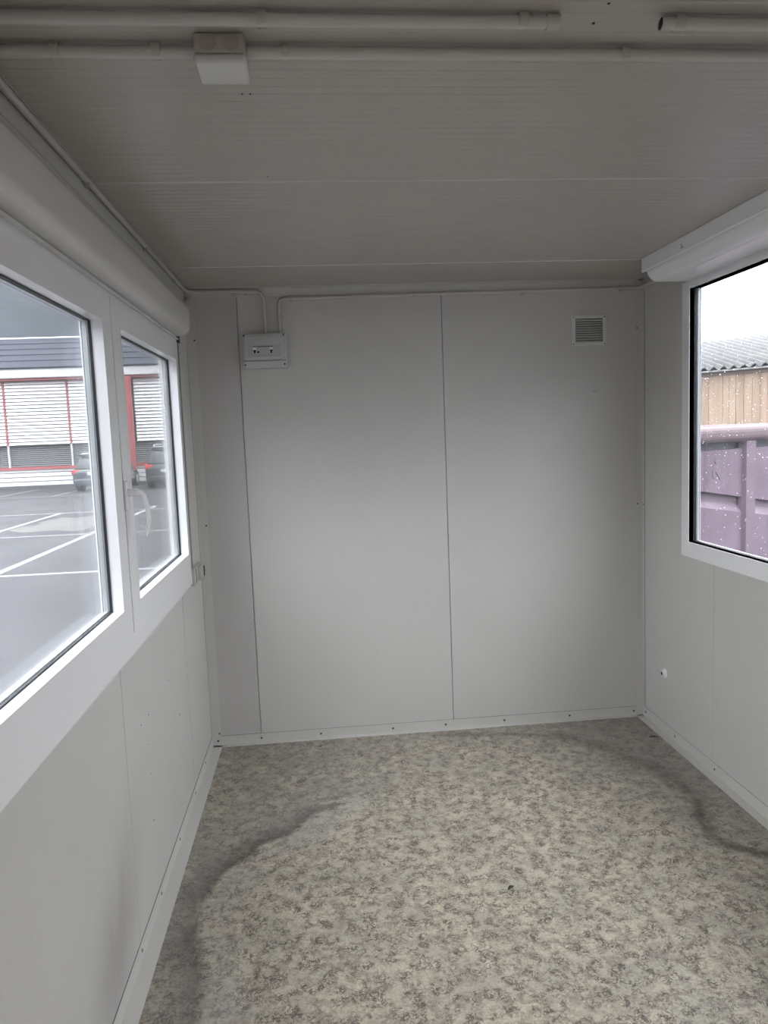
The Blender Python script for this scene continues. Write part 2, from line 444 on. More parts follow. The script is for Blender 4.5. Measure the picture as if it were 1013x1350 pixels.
# lever handle on the far sash
YH, ZH = -1.424, 1.392
h = MB()
h.box(XF, XF+.011, YH-.013, YH+.013, ZH-.060, ZH+.030, .005, 3)
hp = h.build('handle', M['handle'], sash_far, True)
h = MB()
h.cyl((XF+.008, YH, ZH-.005), (XF+.040, YH, ZH-.005), .0110, .0105, 20)
pts = [(XF+.034, YH, ZH-.004), (XF+.046, YH+.003, ZH-.006), (XF+.053, YH+.010, ZH-.016), (XF+.057, YH+.015, ZH-.034), (XF+.060, YH+.019, ZH-.060), (XF+.061, YH+.020, ZH-.087), (XF+.058, YH+.017, ZH-.112), (XF+.051, YH+.011, ZH-.140)]
rr = [.0115, .0115, .0108, .0100, .0095, .0090, .0085, .0070]
ring_prev = None
for i, p in enumerate(pts):
    p = Vector(p); a = Vector(pts[max(i-1, 0)]); c = Vector(pts[min(i+1, len(pts)-1)]); d = (c-a).normalized()
    u = Vector((0, 1, 0)) if abs(d.y) < .8 else Vector((0, 0, 1)); u = (u-d*u.dot(d)).normalized(); v = d.cross(u)
    R_ = [h.bm.verts.new(p+u*math.cos(2*PI*k/14)*rr[i]*1.15+v*math.sin(2*PI*k/14)*rr[i]*.72) for k in range(14)]
    if ring_prev:
        for k in range(14): h.bm.faces.new((ring_prev[k], ring_prev[(k+1) % 14], R_[(k+1) % 14], R_[k]))
    else: h.bm.faces.new(R_[::-1])
    ring_prev = R_
h.bm.faces.new(ring_prev)
lev = h.build('lever', M['handle'], sash_far, True, 50)

# roller shutter box over the left window
sb = thing('shutter_box', 'long cream roller shutter box with rounded edge above the two-pane window on the left wall', 'shutter box', (0, -1.43, 1.99))
prof = [(0, 1.988), (.020, 1.986), (.048, 1.990), (.060, 1.995), (.067, 2.002), (.0705, 2.012), (.0722, 2.024), (.0725, 2.085), (.071, 2.096), (.066, 2.104), (.058, 2.107), (0, 2.107)]
b = MB(); b.prism(prof, 1, -2.62, -.368); b.build('cover', M['pvc_shell'], sb, True, 50)
b = MB(); b.prism([(0, 1.984), (.021, 1.982), (.049, 1.986), (.063, 1.992), (.0705, 2.000), (.0745, 2.012), (.0755, 2.088), (.073, 2.100), (.066, 2.109), (.058, 2.111), (0, 2.111)], 1, -.368, -.362)
b.build('end_cap', M['pvc_shell'], sb, True, 50)
b = MB(); b.box(0, .012, -2.62, -.362, 2.111, 2.135); b.build('mounting_rail', M['trim'], sb)
b = MB(); b.box(.0182, .024, -2.55, -.37, 1.966, 1.972, .001); b.build('drip_lip', M['pvc_shell'], sb)

# pull strap and its winder beside the left window
st = thing('shutter_strap', 'narrow grey pull strap hanging down left wall between window frame and back corner', 'strap', (0, -.30, 1.0))
b = MB(); b.box(.004, .0065, -.296, -.276, .96, 1.995); b.build('webbing', M['strap'], st)
b = MB(); b.box(0, .010, -.312, -.260, 1.965, 1.998, .003); b.build('guide_slot', M['dark'], st)
b = MB(); b.box(0, .003, -.325, -.305, 1.19, 1.275, .001); b.build('label_plate', M['yellow'], st)
wd = thing('strap_winder', 'small grey plastic strap winder box on left wall below the end of the window', 'strap winder', (0, -.2, .9))
b = MB(); b.box(0, .021, -.335, -.150, .885, .965, .005, 3); b.build('housing', M['clip'], wd, True)
b = MB(); b.box(.015, .036, -.240, -.130, .893, .957, .007, 3); b.build('reel_cover', M['clip'], wd, True)
b = MB(); b.box(.034, .0368, -.178, -.146, .901, .949, .001); b.build('side_slot', M['dark'], wd)
b = MB(); b.box(.0205, .0222, -.300, -.292, .893, .957); b.build('cover_seam', M['dark'], wd)

# ------------------------------------------------------------------ right window (fixed light)
win2 = struct(bpy.data.objects.new('window_2', None)); C.objects.link(win2)
OR_ = (-2.262, -.508, .998, 2.116)
ins = lambda r, d: (r[0]+d, r[1]-d, r[2]+d, r[3]-d)
b = MB(); b.ring(0, W-.005, W+.042, RW, ins(RW, .034)); b.ring(0, W-.0125, W+.040, ins(RW, .034), OR_)
b.build('window_frame', M['pvc'], win2)
b = MB(); b.ring(0, W-.0145, W+.007, (OR_[0]-.012, OR_[1]+.012, OR_[2]-.012, OR_[3]+.012), OR_); b.build('glazing_bead', M['pvc'], win2)
b = MB(); b.ring(0, W+.007, W+.019, OR_, ins(OR_, .004)); b.ring(0, W+.0355, W+.037, OR_, ins(OR_, .002)); b.build('gasket', M['gasket'], win2)
b = MB(); b.ring(0, W+.0235, W+.0315, OR_, ins(OR_, .005)); b.build('spacer', M['spacer'], win2)
b = MB()
for x in (W+.0195, W+.0315): b.box(x, x+.004, OR_[0]+.001, OR_[1]-.001, OR_[2]+.001, OR_[3]-.001)
pane2 = b.build('pane', M['glass'], win2)
# rain drops on the outside of that pane
rd = MB()
tmpl = bmesh.new(); bmesh.ops.create_icosphere(tmpl, subdivisions=1, radius=1)
tv = [v.co.copy() for v in tmpl.verts]; tf = [[v.index for v in f.verts] for f in tmpl.faces]; tmpl.free()
for k in range(2300):
    y = random.uniform(-2.24, -.52); z = random.uniform(1.01, 2.10)
    if z < 1.38 and random.random() < .6: continue
    r = random.choice((.0010, .0013, .0017, .0022, .0030))
    vs = [rd.bm.verts.new((W+.0357+c.x*r*.55, y+c.y*r, z+c.z*r*random.uniform(1, 1.15))) for c in tv]
    for f in tf: rd.bm.faces.new([vs[i] for i in f])
rdo = rd.build('raindrops', M['water'], win2, True, 180); rdo['kind'] = 'stuff'

# shutter box over the right window: deep cover under the ceiling, slanted body below it
sr = thing('shutter_box', 'wide white roller shutter box tucked under the ceiling above the right window with raindrops', 'shutter box', (W, -1.43, 2.15))
b = MB(); b.prism([(W, H-.001), (2.041, H-.001), (2.041, 2.192), (2.044, 2.188), (2.050, 2.187), (2.050, 2.197), (W, 2.197)], 1, -2.6, -.462)
b.build('top_cover', M['pvc'], sr)
b = MB(); b.prism([(W, 2.1965), (2.0535, 2.1965), (2.0515, 2.186), (2.054, 2.176), (2.062, 2.163), (2.076, 2.150), (2.090, 2.144), (2.104, 2.1425), (W, 2.1425)], 1, -2.6, -.492)
b.build('lower_body', M['pvc'], sr, True, 30)
b = MB(); b.prism([(2.100, 2.143), (2.115, 2.1385), (W-.018, 2.1385), (W-.018, 2.143)], 1, -2.6, -.66)
b.build('roller_flap', M['handle'], sr)
b = MB(); b.tube([(2.0405, -.815, 2.222), (2.0405, -.822, 2.215), (2.0405, -.823, 2.206)], .0014, 6); b.tube([(2.0405, -.812, 2.206), (2.0405, -.832, 2.2065)], .0016, 6)
b.build('scratch', mat('scuff_grey', (.28, .29, .31), .6), sr)

# ------------------------------------------------------------------ conduits
def clip(p, d, n, r, parent, w=.016):
    """open C clip round a pipe at p running along d, fixed to the surface that faces n"""
    p, d, n = Vector(p), Vector(d).normalized(), Vector(n).normalized(); s = d.cross(n)
    t = MB(); ro, ri = r+.0036, r+.0004
    A = []
    for k in range(19):
        a = math.radians(-140+280*k/18)                 # opening faces away from the foot
        c_, s_ = -math.cos(a), math.sin(a)
        A.append([t.bm.verts.new(p+(n*c_+s*s_)*q+d*e) for q in (ri, ro) for e in (-w/2, w/2)])
    for a, b_ in zip(A, A[1:]):
        t.bm.faces.new((a[0], a[1], b_[1], b_[0])); t.bm.faces.new((a[2], b_[2], b_[3], a[3]))
        t.bm.faces.new((a[0], b_[0], b_[2], a[2])); t.bm.faces.new((a[1], a[3], b_[3], b_[1]))
    for a in (A[0], A[-1]): t.bm.faces.new((a[0], a[1], a[3], a[2]))
    # foot plate and small lug
    Mx = Matrix((( *d, 0), (*s, 0), (*n, 0), (0, 0, 0, 1))).transposed(); Mx.translation = p
    q = bmesh.new(); bmesh.ops.create_cube(q, size=1)
    for v in q.verts: v.co = Vector((v.co.x*w*.98, v.co.y*r*1.5, v.co.z*.002-r-.0017))
    t.add(q, Mx)
    q = bmesh.new(); bmesh.ops.create_cube(q, size=1)
    for v in q.verts: v.co = Vector((v.co.x*w*.8, v.co.y*.006+(r+.004), (v.co.z)*.012-r*.35))
    t.add(q, Mx)
    t.build('clip', M['clip'], parent)

R1 = .0108
zc = H-R1-.004
c1 = thing('conduit', 'thick grey conduit on the ceiling nearest the viewer, ending in a sleeve', 'conduit', (.5, -2.337, zc), None)
b = MB(); b.tube([(.03, -2.337, zc), (1.043, -2.337, zc)], R1, 20); b.build('pipe', M['conduit'], c1, True)
b = MB(); b.cyl((1.025, -2.337, zc), (1.048, -2.337, zc), R1+.0022, n=24); b.build('sleeve', M['clip'], c1, True)
for x in (.533, .983): clip((x, -2.337, zc), (1, 0, 0), (0, 0, -1), R1, c1)
c2 = thing('conduit', 'short grey conduit on the ceiling at top right, its open dark end facing the gap', 'conduit', (1.6, -2.337, zc))
b = MB(); b.tube([(1.232, -2.337, zc), (2.03, -2.337, zc)], R1, 20, caps=False); b.build('pipe', M['conduit'], c2, True)
b = MB(); b.cyl((1.2335, -2.337, zc), (1.236, -2.337, zc), R1*.9, n=20); b.build('open_end', M['dark'], c2)
clip((1.266, -2.337, zc), (1, 0, 0), (0, 0, -1), R1, c2)
c3 = thing('conduit', 'grey ceiling conduit running right across the room through the square junction box', 'conduit', (1.0, -2.228, zc))
b = MB(); b.tube([(.03, -2.228, zc), (.4075, -2.228, zc)], R1, 20); b.tube([(.4985, -2.228, zc), (2.03, -2.228, zc)], R1, 20); b.build('pipe', M['conduit'], c3, True)
for x in (.159, .336, .568, 1.213): clip((x, -2.228, zc), (1, 0, 0), (0, 0, -1), R1, c3)

R2 = .0090
c4 = thing('conduit', 'grey conduit along top of left wall, turning the corner down to the fuse box', 'conduit', (.05, -.1, 2.23))
b = MB(); b.tube(bend([(.0135, YN+.02, 2.2355), (.0135, -.014, 2.2345), (.372, -.014, 2.228), (.375, -.014, 2.029)], .045), R2, 16); b.build('pipe', M['conduit'], c4, True)
for x in (.233, .290): clip((x, -.014, 2.230), (1, 0, 0), (0, -1, 0), R2, c4)
for y in (-1.55, -.86, -.31): clip((.0135, y, 2.2352), (0, 1, 0), (1, 0, 0), R2, c4)
c5 = thing('conduit', 'thin grey conduit rising from fuse box, then right along the back wall top', 'conduit', (1.2, -.01, 2.2))
b = MB(); b.tube(bend([(.444, -.0125, 2.029), (.444, -.0125, 2.193), (2.225, -.0125, 2.2085), (2.2375, -.06, 2.209), (2.2375, -.40, 2.212)], .030), R2*.93, 16); b.build('pipe', M['conduit'], c5, True)
b = MB(); b.cyl((.444, -.0125, 2.095), (.444, -.0125, 2.128), R2+.002, n=20); b.build('sleeve', M['clip'], c5, True)
for x, z in ((.505, 2.1938), (1.095, 2.199), (1.635, 2.2035), (2.135, 2.2077)): clip((x, -.0125, z), (1, 0, 0), (0, -1, 0), R2*.95, c5)

# ------------------------------------------------------------------ junction box on the ceiling
jb = thing('junction_box', 'square grey junction box with white lid hanging from the ceiling on the second conduit', 'junction box', (.452, -2.228, H))
b = MB(); b.box(.408, .498, -2.270, -2.184, H-.036, H, .006, 3); b.build('body', M['jbox'], jb, True)
b = MB(); b.box(.4065, .4995, -2.2715, -2.1825, H-.052, H-.036, .006, 3); b.build('lid', M['jlid'], jb, True)
for x in (.4325, .4735):
    t = MB()
    for r0, h0 in ((.0145, .0012), (.0105, .0022), (.0062, .0032), (.0026, .0040)):
        t.cyl((x, -2.2695, H-.018), (x, -2.270-h0, H-.018), r0, r0*.93, 24)
    t.build('cable_grommet', mat('grommet', (.42, .37, .30), .5), jb, True, 30)

# ------------------------------------------------------------------ fuse box on the back wall
fb = thing('fuse_box', 'light grey fuse box with hinged window and two black breakers on the back wall', 'fuse box', (.368, 0, 1.94))
x0, x1, z0, z1 = .264, .472, 1.865, 2.028
b = MB(); b.box(x0, x1, -.052, 0, z0, z1, .006, 3); b.build('enclosure', M['fuse'], fb, True)
b = MB(); b.box(x0+.012, x1-.012, -.058, -.050, z0+.036, z1-.012, .003, 2); b.build('cover', M['fuse'], fb, True)
b = MB(); b.box(x0+.002, x1-.006, -.060, -.051, z0+.0335, z0+.036); b.build('cover_seam', mat('seam_grey', (.22, .23, .22), .6), fb)
hd = MB(); hd.ring(1, -.0605, -.057, (x0+.026, x1-.026, z0+.052, z0+.108), (x0+.050, x1-.064, z0+.064, z0+.102)); door = hd.build('door', M['fuse_lid'], fb)
b = MB(); b.box(x0+.050, x1-.064, -.0585, -.0575, z0+.064, z0+.102); panel = b.build('breaker_panel', M['fuse'], fb)
b = MB(); b.box(x0+.049, x1-.063, -.0606, -.0590, z0+.099, z0+.1025); b.build('window_edge', mat('seam_dark', (.08, .08, .08), .6), door)
for xx in (x0+.057, x1-.073):
    b = MB(); b.box(xx-.0085, xx+.0085, -.062, -.058, z0+.073, z0+.098, .001); br = b.build('breaker', M['pvc'], fb)
    b = MB(); b.box(xx-.0075, xx+.0075, -.066, -.061, z0+.079, z0+.084); b.box(xx-.004, xx+.004, -.067, -.061, z0+.070, z0+.080); b.build('toggle', M['dark'], br)
b = MB(); b.box(x0+.068, x0+.079, -.0625, -.058, z0+.072, z0+.079); b.build('test_button', M['dark'], panel)
for xx in (x0+.009, x1-.013):
    for zz in (z0+.017, z1-.009):
        t = MB(); t.cyl((xx, -.050, zz), (xx, -.0535, zz), .0042, .004, 12); t.build('screw', M['dark'], fb)

# ------------------------------------------------------------------ ventilation grille
vt = thing('vent_grille', 'small square louvred ventilation grille high on the right of the back wall', 'vent', (1.972, 0, 2.005))
x0, x1, z0, z1 = 1.884, 2.060, 1.931, 2.079
b = MB(); b.ring(1, -.012, -.0005, (x0, x1, z0, z1), (x0+.018, x1-.016, z0+.016, z1-.014)); fr = b.build('frame', M['ventm'], vt)
b = MB(); b.box(x0+.01, x1-.01, -.0022, -.0006, z0+.01, z1-.01); b.build('backing', mat('vent_dark', (.12, .12, .115), .8), vt)
for k in range(10):
    z = z0+.020+k*(z1-z0-.040)/9.4
    t = MB(); t.prism([(-.0025, z+.004), (-.0035, z+.0055), (-.0115, z-.001), (-.0105, z-.0028)], 0, x0+.017, x1-.015); t.build('slat', M['ventm'], vt)
for xx in (x0+.008, x1-.008):
    for zz in (z0+.008, z1-.008): screw((xx, -.012, zz), (0, -1, 0), vt, .0025)

# ------------------------------------------------------------------ round outlet on the right wall
so = thing('wall_outlet', 'small round white pipe rosette with a dark hole low on the right wall', 'outlet', (W, -.25, .305))
t = MB(); t.cyl((W, -.252, .305), (W-.006, -.252, .305), .024, .021, 32); t.build('rosette', M['handle'], so, True, 30)
t = MB(); t.cyl((W-.005, -.252, .305), (W-.016, -.252, .305), .0155, .0145, 28); t.build('collar', M['pvc'], so, True, 30)
t = MB(); t.cyl((W-.0155, -.252, .305), (W-.0165, -.252, .305), .0095, n=20); t.build('hole', M['dark'], so)

# ------------------------------------------------------------------ litter on the floor
def litter(p, ln, wd, ang, label, name):
    n = 9; t = MB(); top = []; bot = []
    for k in range(n):
        u = k/(n-1); w_ = wd*math.sin(PI*min(1, u*.92+.04))**.8; x = (u-.5)*ln
        z = .0045*math.sin(u*PI)+.0012
        top.append((t.bm.verts.new((x, w_, z+.0018)), t.bm.verts.new((x, -w_, z+.003*u))))
        bot.append((t.bm.verts.new((x, w_, z-.0008)), t.bm.verts.new((x, -w_, z-.0008+.002*u))))
    for a, b_, c_, d_ in zip(top, top[1:], bot, bot[1:]):
        t.bm.faces.new((a[0], a[1], b_[1], b_[0])); t.bm.faces.new((c_[0], d_[0], d_[1], c_[1]))
        t.bm.faces.new((a[0], b_[0], d_[0], c_[0])); t.bm.faces.new((a[1], c_[1], d_[1], b_[1]))
    o = t.build(name, M['leaf'], None, True, 60); o.location = (*p, .0); o.rotation_euler = (0, 0, ang)
    return tag(o, label, 'leaf')
litter((1.170, -1.376), .026, .0055, .55, 'tiny dark dry leaf lying alone in the middle of the speckled floor', 'dry_leaf')
litter((2.172, -.300), .045, .006, -.5, 'dark leaf scrap lying against the right skirting near the back corner', 'leaf_scrap')

# ------------------------------------------------------------------ outside: car park on the left
def asphalt():
    m = mat('damp_asphalt', (.17, .172, .185), .7, 0, .18)
    v = coords(m)
    c = ramp(m, noise_tex(m, v, .35, 5, .6), [(.3, (.040, .040, .045)), (.7, (.053, .053, .058))])
    c2 = ramp(m, noise_tex(m, v, 60, 3, .6), [(.3, .85), (.7, 1.1)])
    L(m, mixc(m, .6, c, c2, 'MULTIPLY'), bsdf(m).inputs['Base Color'])
    L(m, ramp(m, noise_tex(m, v, .5, 4, .6), [(.35, .62), (.65, .85)]), bsdf(m).inputs['Roughness'])
    return m
b = MB(); b.box(-360, 160, -320, 360, GZ-.4, GZ)
ground = struct(b.build('ground', asphalt()))
M['paint'] = mat('road_paint', (.21, .21, .22), .5)
def line(x0, x1, y0, y1):
    t = MB(); t.box(x0, x1, y0, y1, GZ, GZ+.004); t.build('painted_line', M['paint'], ground)
for y, x1, w_ in ((6.76, .5, .11), (11.35, .5, .07), (16.35, .5, .08), (23.5, .5, .07)): line(-24, x1, y-w_/2, y+w_/2)
for x in (-3.93, -8.6, -13.3): line(x-.06, x+.06, 6.8, 11.6 if x < -4 else 17.4)
for x in (-6.15, -10.9): line(x-.06, x+.06, 11.4, 16.3)
for x in (-13.2, -11.0, -8.8, -6.62, -4.4, -2.2): line(x-.05, x+.05, 23.5, 28.4)
t = MB()
m_ = mat('worn_asphalt', (.30, .27, .235), .6); c = ramp(m_, noise_tex(m_, coords(m_), 1.3, 5, .65), [(.35, (.047, .046, .048)), (.65, (.078, .068, .057))]); L(m_, c, bsdf(m_).inputs['Base Color'])
t.poly([(x, y, GZ+.002) for x, y in ((-6.0, 12.6), (-5.5, 12.1), (-4.9, 12.3), (-4.4, 11.9), (-4.15, 12.7), (-4.3, 13.4), (-4.1, 14.2), (-4.5, 14.5), (-4.9, 15.3), (-5.3, 14.9), (-5.7, 15.2), (-5.9, 14.2), (-5.7, 13.6), (-6.05, 13.1))]); t.build('worn_patch', m_, ground)

# office building across the car park
YB = 29.5
bd = thing('office_building', 'long low building with white slatted blinds and red posts across the car park', 'building', (-9, YB, GZ))
BX0, BX1 = -34, 16
M['cladding'] = mat('white_cladding', (.60, .60, .605), .5)
M['blind'] = mat('white_blind', (.86, .86, .86), .5)
M['red'] = mat('red_paint', (.36, .10, .105), .45)
M['bldg_glass'] = mat('dark_window', (.09, .10, .115), .15)
M['slate'] = mat('slate_roof', (.24, .25, .30), .7, 0, .15)
c = ramp(M['slate'], noise_tex(M['slate'], coords(M['slate'], (.3, 1, 1)), 1.1, 4, .6), [(.3, (.027, .032, .046)), (.7, (.036, .041, .057))]); L(M['slate'], c, bsdf(M['slate']).inputs['Base Color'])
b = MB(); b.box(BX0, BX1, YB+.25, YB+12, GZ, 4.4); b.build('wall', M['cladding'], bd)
b = MB(); b.box(BX0, BX1, YB+.22, YB+.26, GZ+.02, 4.35); b.build('window_band', M['bldg_glass'], bd)
b = MB(); b.box(BX0, BX1, YB-.05, YB+.3, GZ, GZ+.10); b.build('plinth', mat('dark_plinth', (.08, .08, .09), .7), bd)
t = MB()
for k in range(4): t.box(BX0, BX1, YB+.02-.03, YB+.22, GZ+.11+k*.19, GZ+.11+k*.19+.165, .01, 1)
t.build('lower_cladding', M['cladding'], bd)
b = MB(); b.box(BX0, BX1, YB-.06, YB+.24, .60, .72); b.build('sill_beam', M['red'], bd)
b = MB(); b.box(BX0, BX1, YB-.35, YB+.3, 4.46, 4.88, .03, 2); b.build('fascia', M['cladding'], bd)
b = MB(); b.box(BX0, BX1, YB-.25, YB+.22, 4.37, 4.46); b.build('soffit_beam', M['red'], bd)
# roof pitched away from the car park, with sheet laps
t = MB(); YR = YB+3.2; zr0, zr1 = 4.90, 6.55
t.prism([(YB-.40, zr0), (YR, zr1), (YR+9, zr0), (YR+9, zr0-.1), (YB-.40, zr0-.06)], 0, BX0-.3, BX1+.3)
for k in range(1, 5):
    u = k/5; y = YB-.40+(YR-YB+.40)*u; z = zr0+(zr1-zr0)*u; t.box(BX0, BX1, y, y+.03, z, z+.03)
roof = t.build('roof', M['slate'], bd)
b = MB(); b.cyl((BX0, YR, zr1+.02), (BX1, YR, zr1+.02), .05, n=8); b.build('ridge_cap', M['cladding'], roof)
# bays of blinds between thin red guides, wide red posts every third bay
px = -7.28
bays = [px-.0+2.62*k for k in range(-9, 8)]
for i, x in enumerate(bays[:-1]):
    big = abs((x-px)/2.62) % 4 < .01
    t = MB(); z = 1.66
    while z < 4.30:
        t.prism([(YB+.03, z+.118), (YB+.02, z+.112), (YB-.035, z+.008), (YB-.03, z)], 0, x+(.16 if big else .05), x+2.57); z += .142
    t.build('venetian_blind', M['blind'], bd)
    t = MB(); z = .74
    while z < 1.64: t.prism([(YB+.13, z+.05), (YB+.10, z+.012), (YB+.105, z+.006), (YB+.135, z+.044)], 0, x+.05, x+2.57); z += .085
    t.build('lower_blind', mat('grey_blind', (.20, .205, .22), .5) if i == 0 else bpy.data.materials['grey_blind'], bd)
    if big:
        b = MB(); b.box(x-.13, x+.13, YB-.42, YB-.25, GZ, 4.40, .02, 1); b.box(x-.03, x+.03, YB-.45, YB-.2, GZ, 4.40); b.build('post', M['red'], bd)
    else:
        b = MB(); b.box(x-.03, x+.03, YB-.05, YB+.02, 1.66, 4.40); b.build('blind_guide', M['red'], bd)
        b = MB(); b.box(x-.03, x+.03, YB-.03, YB+.1, .72, 1.66); b.build('mullion', M['cladding'], bd)

# parked cars, tails towards the viewer
def loft(t, secs, n=None):
    prev = None
    for s in secs:
        R_ = [t.bm.verts.new(p) for p in s]
        if prev:
            for k in range(len(R_)): t.bm.faces.new((prev[k], prev[(k+1) % len(R_)], R_[(k+1) % len(R_)], R_[k]))
        else: t.bm.faces.new(R_[::-1])
        prev = R_
    t.bm.faces.new(prev)
def csec(y, hw, z0, z1, rd=.12, tw=.0):
    """rounded body section; tw narrows the top"""
    out = []
    for sx, sz, a0 in ((1, 1, 0), (-1, 1, 90), (-1, -1, 180), (1, -1, 270)):
        for k in range(4):
            a = math.radians(a0+30*k)
            w_ = hw-(tw if sz > 0 else 0)
            out.append((sx*(w_-rd)+rd*math.cos(a), y, (z1-rd if sz > 0 else z0+rd)+rd*math.sin(a)))
    return out
def car(x, y, label, cols, suv):
    t0 = thing('car', label, 'car', (0, 0, 0))
    hw, ln, ht = (.90, 3.6, 1.62) if suv else (.875, 3.7, 1.46)
    paint = mat('car_paint', cols, .2, 0, .5, .6); gl = mat('car_glass', (.03, .035, .04), .05) if 'car_glass' not in bpy.data.materials else bpy.data.materials['car_glass']
    blk = mat('car_trim', (.02, .02, .022), .5) if 'car_trim' not in bpy.data.materials else bpy.data.materials['car_trim']
    red = bpy.data.materials.get('tail_lamp') or mat('tail_lamp', (.55, .05, .05), .15)
    sh = .95 if suv else .86
    b = MB()
    loft(b, [csec(0, hw-.16, .42, .78, .1), csec(.05, hw-.06, .30, sh-.03, .12), csec(.22, hw, .24, sh, .14, .03), csec(1.2, hw, .22, sh+.02, .14, .03), csec(2.3, hw, .22, sh+.01, .14, .03),
             csec(ln-.8, hw-.02, .22, sh-.10, .14, .06), csec(ln-.2, hw-.08, .26, sh-.22, .14, .06), csec(ln, hw-.22, .34, .60, .1, .04)])
    b.build('body', paint, t0, True, 40)
    b = MB(); loft(b, [csec(.10, hw-.10, sh-.06, sh+.04, .04, .06), csec(.42, hw-.08, sh-.06, ht-.10, .12, .16), csec(.75, hw-.08, sh-.06, ht-.02, .12, .20), csec(1.9, hw-.08, sh-.06, ht, .12, .20), csec(2.35, hw-.08, sh-.06, ht-.12, .12, .20), csec(3.0, hw-.10, sh-.06, sh+.02, .05, .10)])
    cab = b.build('cabin_glass', gl, t0, True, 45)
    b = MB(); loft(b, [csec(.36, hw-.26, ht-.14, ht-.055, .03), csec(.75, hw-.25, ht-.07, ht+.004, .03), csec(1.9, hw-.25, ht-.05, ht+.014, .03), csec(2.3, hw-.26, ht-.15, ht-.07, .03)]); b.build('roof', paint, t0, True, 45)
    b = MB(); b.box(-hw+.10, hw-.10, -.05, .12, .26, .50, .05, 2); b.build('bumper', blk if suv else paint, t0, True)
    for s in (-1, 1):
        b = MB(); b.box(s*(hw-.30), s*(hw-.02), .015, .16, sh-.20, sh-.02, .03, 2); b.build('tail_lamp', red, t0, True)
        for yy in (.78, ln-.78):
            b = MB(); b.cyl((s*(hw-.21), yy, .315), (s*(hw+.005), yy, .315), .315, n=28); wh = b.build('wheel', blk, t0, True, 40)
            b = MB(); b.cyl((s*(hw-.02), yy, .315), (s*(hw+.012), yy, .315), .20, .17, n=20); b.build('rim', M['spacer'], wh, True, 30)
        if suv:
            b = MB(); b.tube(bend([(s*(hw-.32), .55, ht-.03), (s*(hw-.32), .62, ht+.05), (s*(hw-.32), 2.0, ht+.06), (s*(hw-.32), 2.1, ht)], .04), .018, 8); b.build('roof_rail', M['spacer'], t0, True)
    b = MB(); b.box(-.27, .27, -.012 if not suv else -.005, .06, .62, .74, .01, 1); b.build('number_plate', M['cladding'], t0)
    b = MB(); b.box(-.32, .32, .16, .30, sh+.12, sh+.14); b.build('rear_wiper', blk, t0)
    for ch in t0.children: ch.matrix_parent_inverse = Matrix.Identity(4)
    t0.location = (x, y, GZ)
    return t0
car(-7.80, 25.25, 'dark grey hatchback parked nearer, its tail seen through the first left pane', (.055, .062, .075), False)
car(-5.12, 25.45, 'dark taller car with roof rails seen through the narrower far left pane', (.035, .04, .048), True)

# wooded hillside far behind
hm = mat('forest_hill', (.13, .17, .19), .9)
c = ramp(hm, noise_tex(hm, coords(hm), .05, 8, .7), [(.3, (.009, .015, .020)), (.6, (.014, .021, .029)), (.8, (.021, .029, .040))]); L(hm, c, bsdf(hm).inputs['Base Color'])
def ridge(deg):
    k = ((88, 1), (124, 1), (142, .15), (205, .15), (232, .95), (310, .95))  # unseen left stretch kept low to let more sky light in
    for (a0, h0), (a1, h1) in zip(k, k[1:]):
        if deg <= a1: return h0+(h1-h0)*(deg-a0)/(a1-a0)
    return k[-1][1]
b = MB(); nx, ny = 170, 20; G = []
for j in range(ny+1):
    row = []
    for i in range(nx+1):
        a = math.radians(88+222*i/nx); u = j/ny; d_ = 150+190*u          # slope curves round left; unseen part behind viewer added to block low sky
        x, y = d_*math.cos(a), d_*math.sin(a)
        fade = min(1, i/10)
        hgt = (98*u**.9*ridge(88+222*i/nx)*(1+.16*noise.noise(Vector((x*.008, y*.008, 0))))+3*noise.noise(Vector((x*.05, y*.05, 5))))*fade
        row.append(b.bm.verts.new((x, y, max(GZ-1, hgt-3))))
    G.append(row)
for j in range(ny):
    for i in range(nx): b.bm.faces.new((G[j][i], G[j][i+1], G[j+1][i+1], G[j+1][i]))
struct(b.build('hillside', hm, None, True, 180))

# ------------------------------------------------------------------ outside: skip and shed on the right
sk = thing('skip_container', 'faded purple steel waste container standing outside the right window', 'container', (0, 0, 0))
P0 = Vector((3.416, 1.620, 0)); dd = Vector((.85303, .52186, 0)); nn = Vector((dd.y, -dd.x, 0))     # nn points back to the cabin
ang = math.atan2(dd.y, dd.x)
sk.location = (P0.x, P0.y, GZ); sk.rotation_euler = (0, 0, ang)
# local frame: x along the face, y into the container, z up from the ground
purple = mat('purple_paint', (.30, .20, .27), .55)
v = coords(purple)
c = ramp(purple, noise_tex(purple, v, 3.5, 7, .65), [(0.28, (0.08447999999999999, 0.049, 0.073)), (0.5, (0.1248, 0.081, 0.116)), (0.72, (0.14304, 0.098, 0.136))])
dr = ramp(purple, noise_tex(purple, coords(purple, (9, 9, .7)), 2.5, 5, .6), [(.36, .70), (.50, 1.0)])
L(purple, mixc(purple, .6, c, dr, 'MULTIPLY'), bsdf(purple).inputs['Base Color'])
rimm = mat('purple_rim_paint', (.47, .29, .34), .5)
c = ramp(rimm, noise_tex(rimm, coords(rimm), 5, 6, .65), [(0.3, (0.082, 0.048, 0.059)), (0.7, (0.121, 0.077, 0.086))]); L(rimm, c, bsdf(rimm).inputs['Base Color'])
grime = mat('skip_grime_shade', (.10, .095, .11), .7)
SX0, SX1, SD = -.72, 3.4, 2.0
zt = 1.692
def skpart(mb, name, mt, smooth=False):
    mb_o = mb.build(name, mt, None, smooth, 40); mb_o.parent = sk; return mb_o
b = MB(); b.ring(2, zt-.13, zt-.001, (SX0-.02, SX1+.02, .0, SD), (SX0+.14, SX1-.14, .13, SD-.13))
rim = b.build('rim', rimm); rim.parent = sk
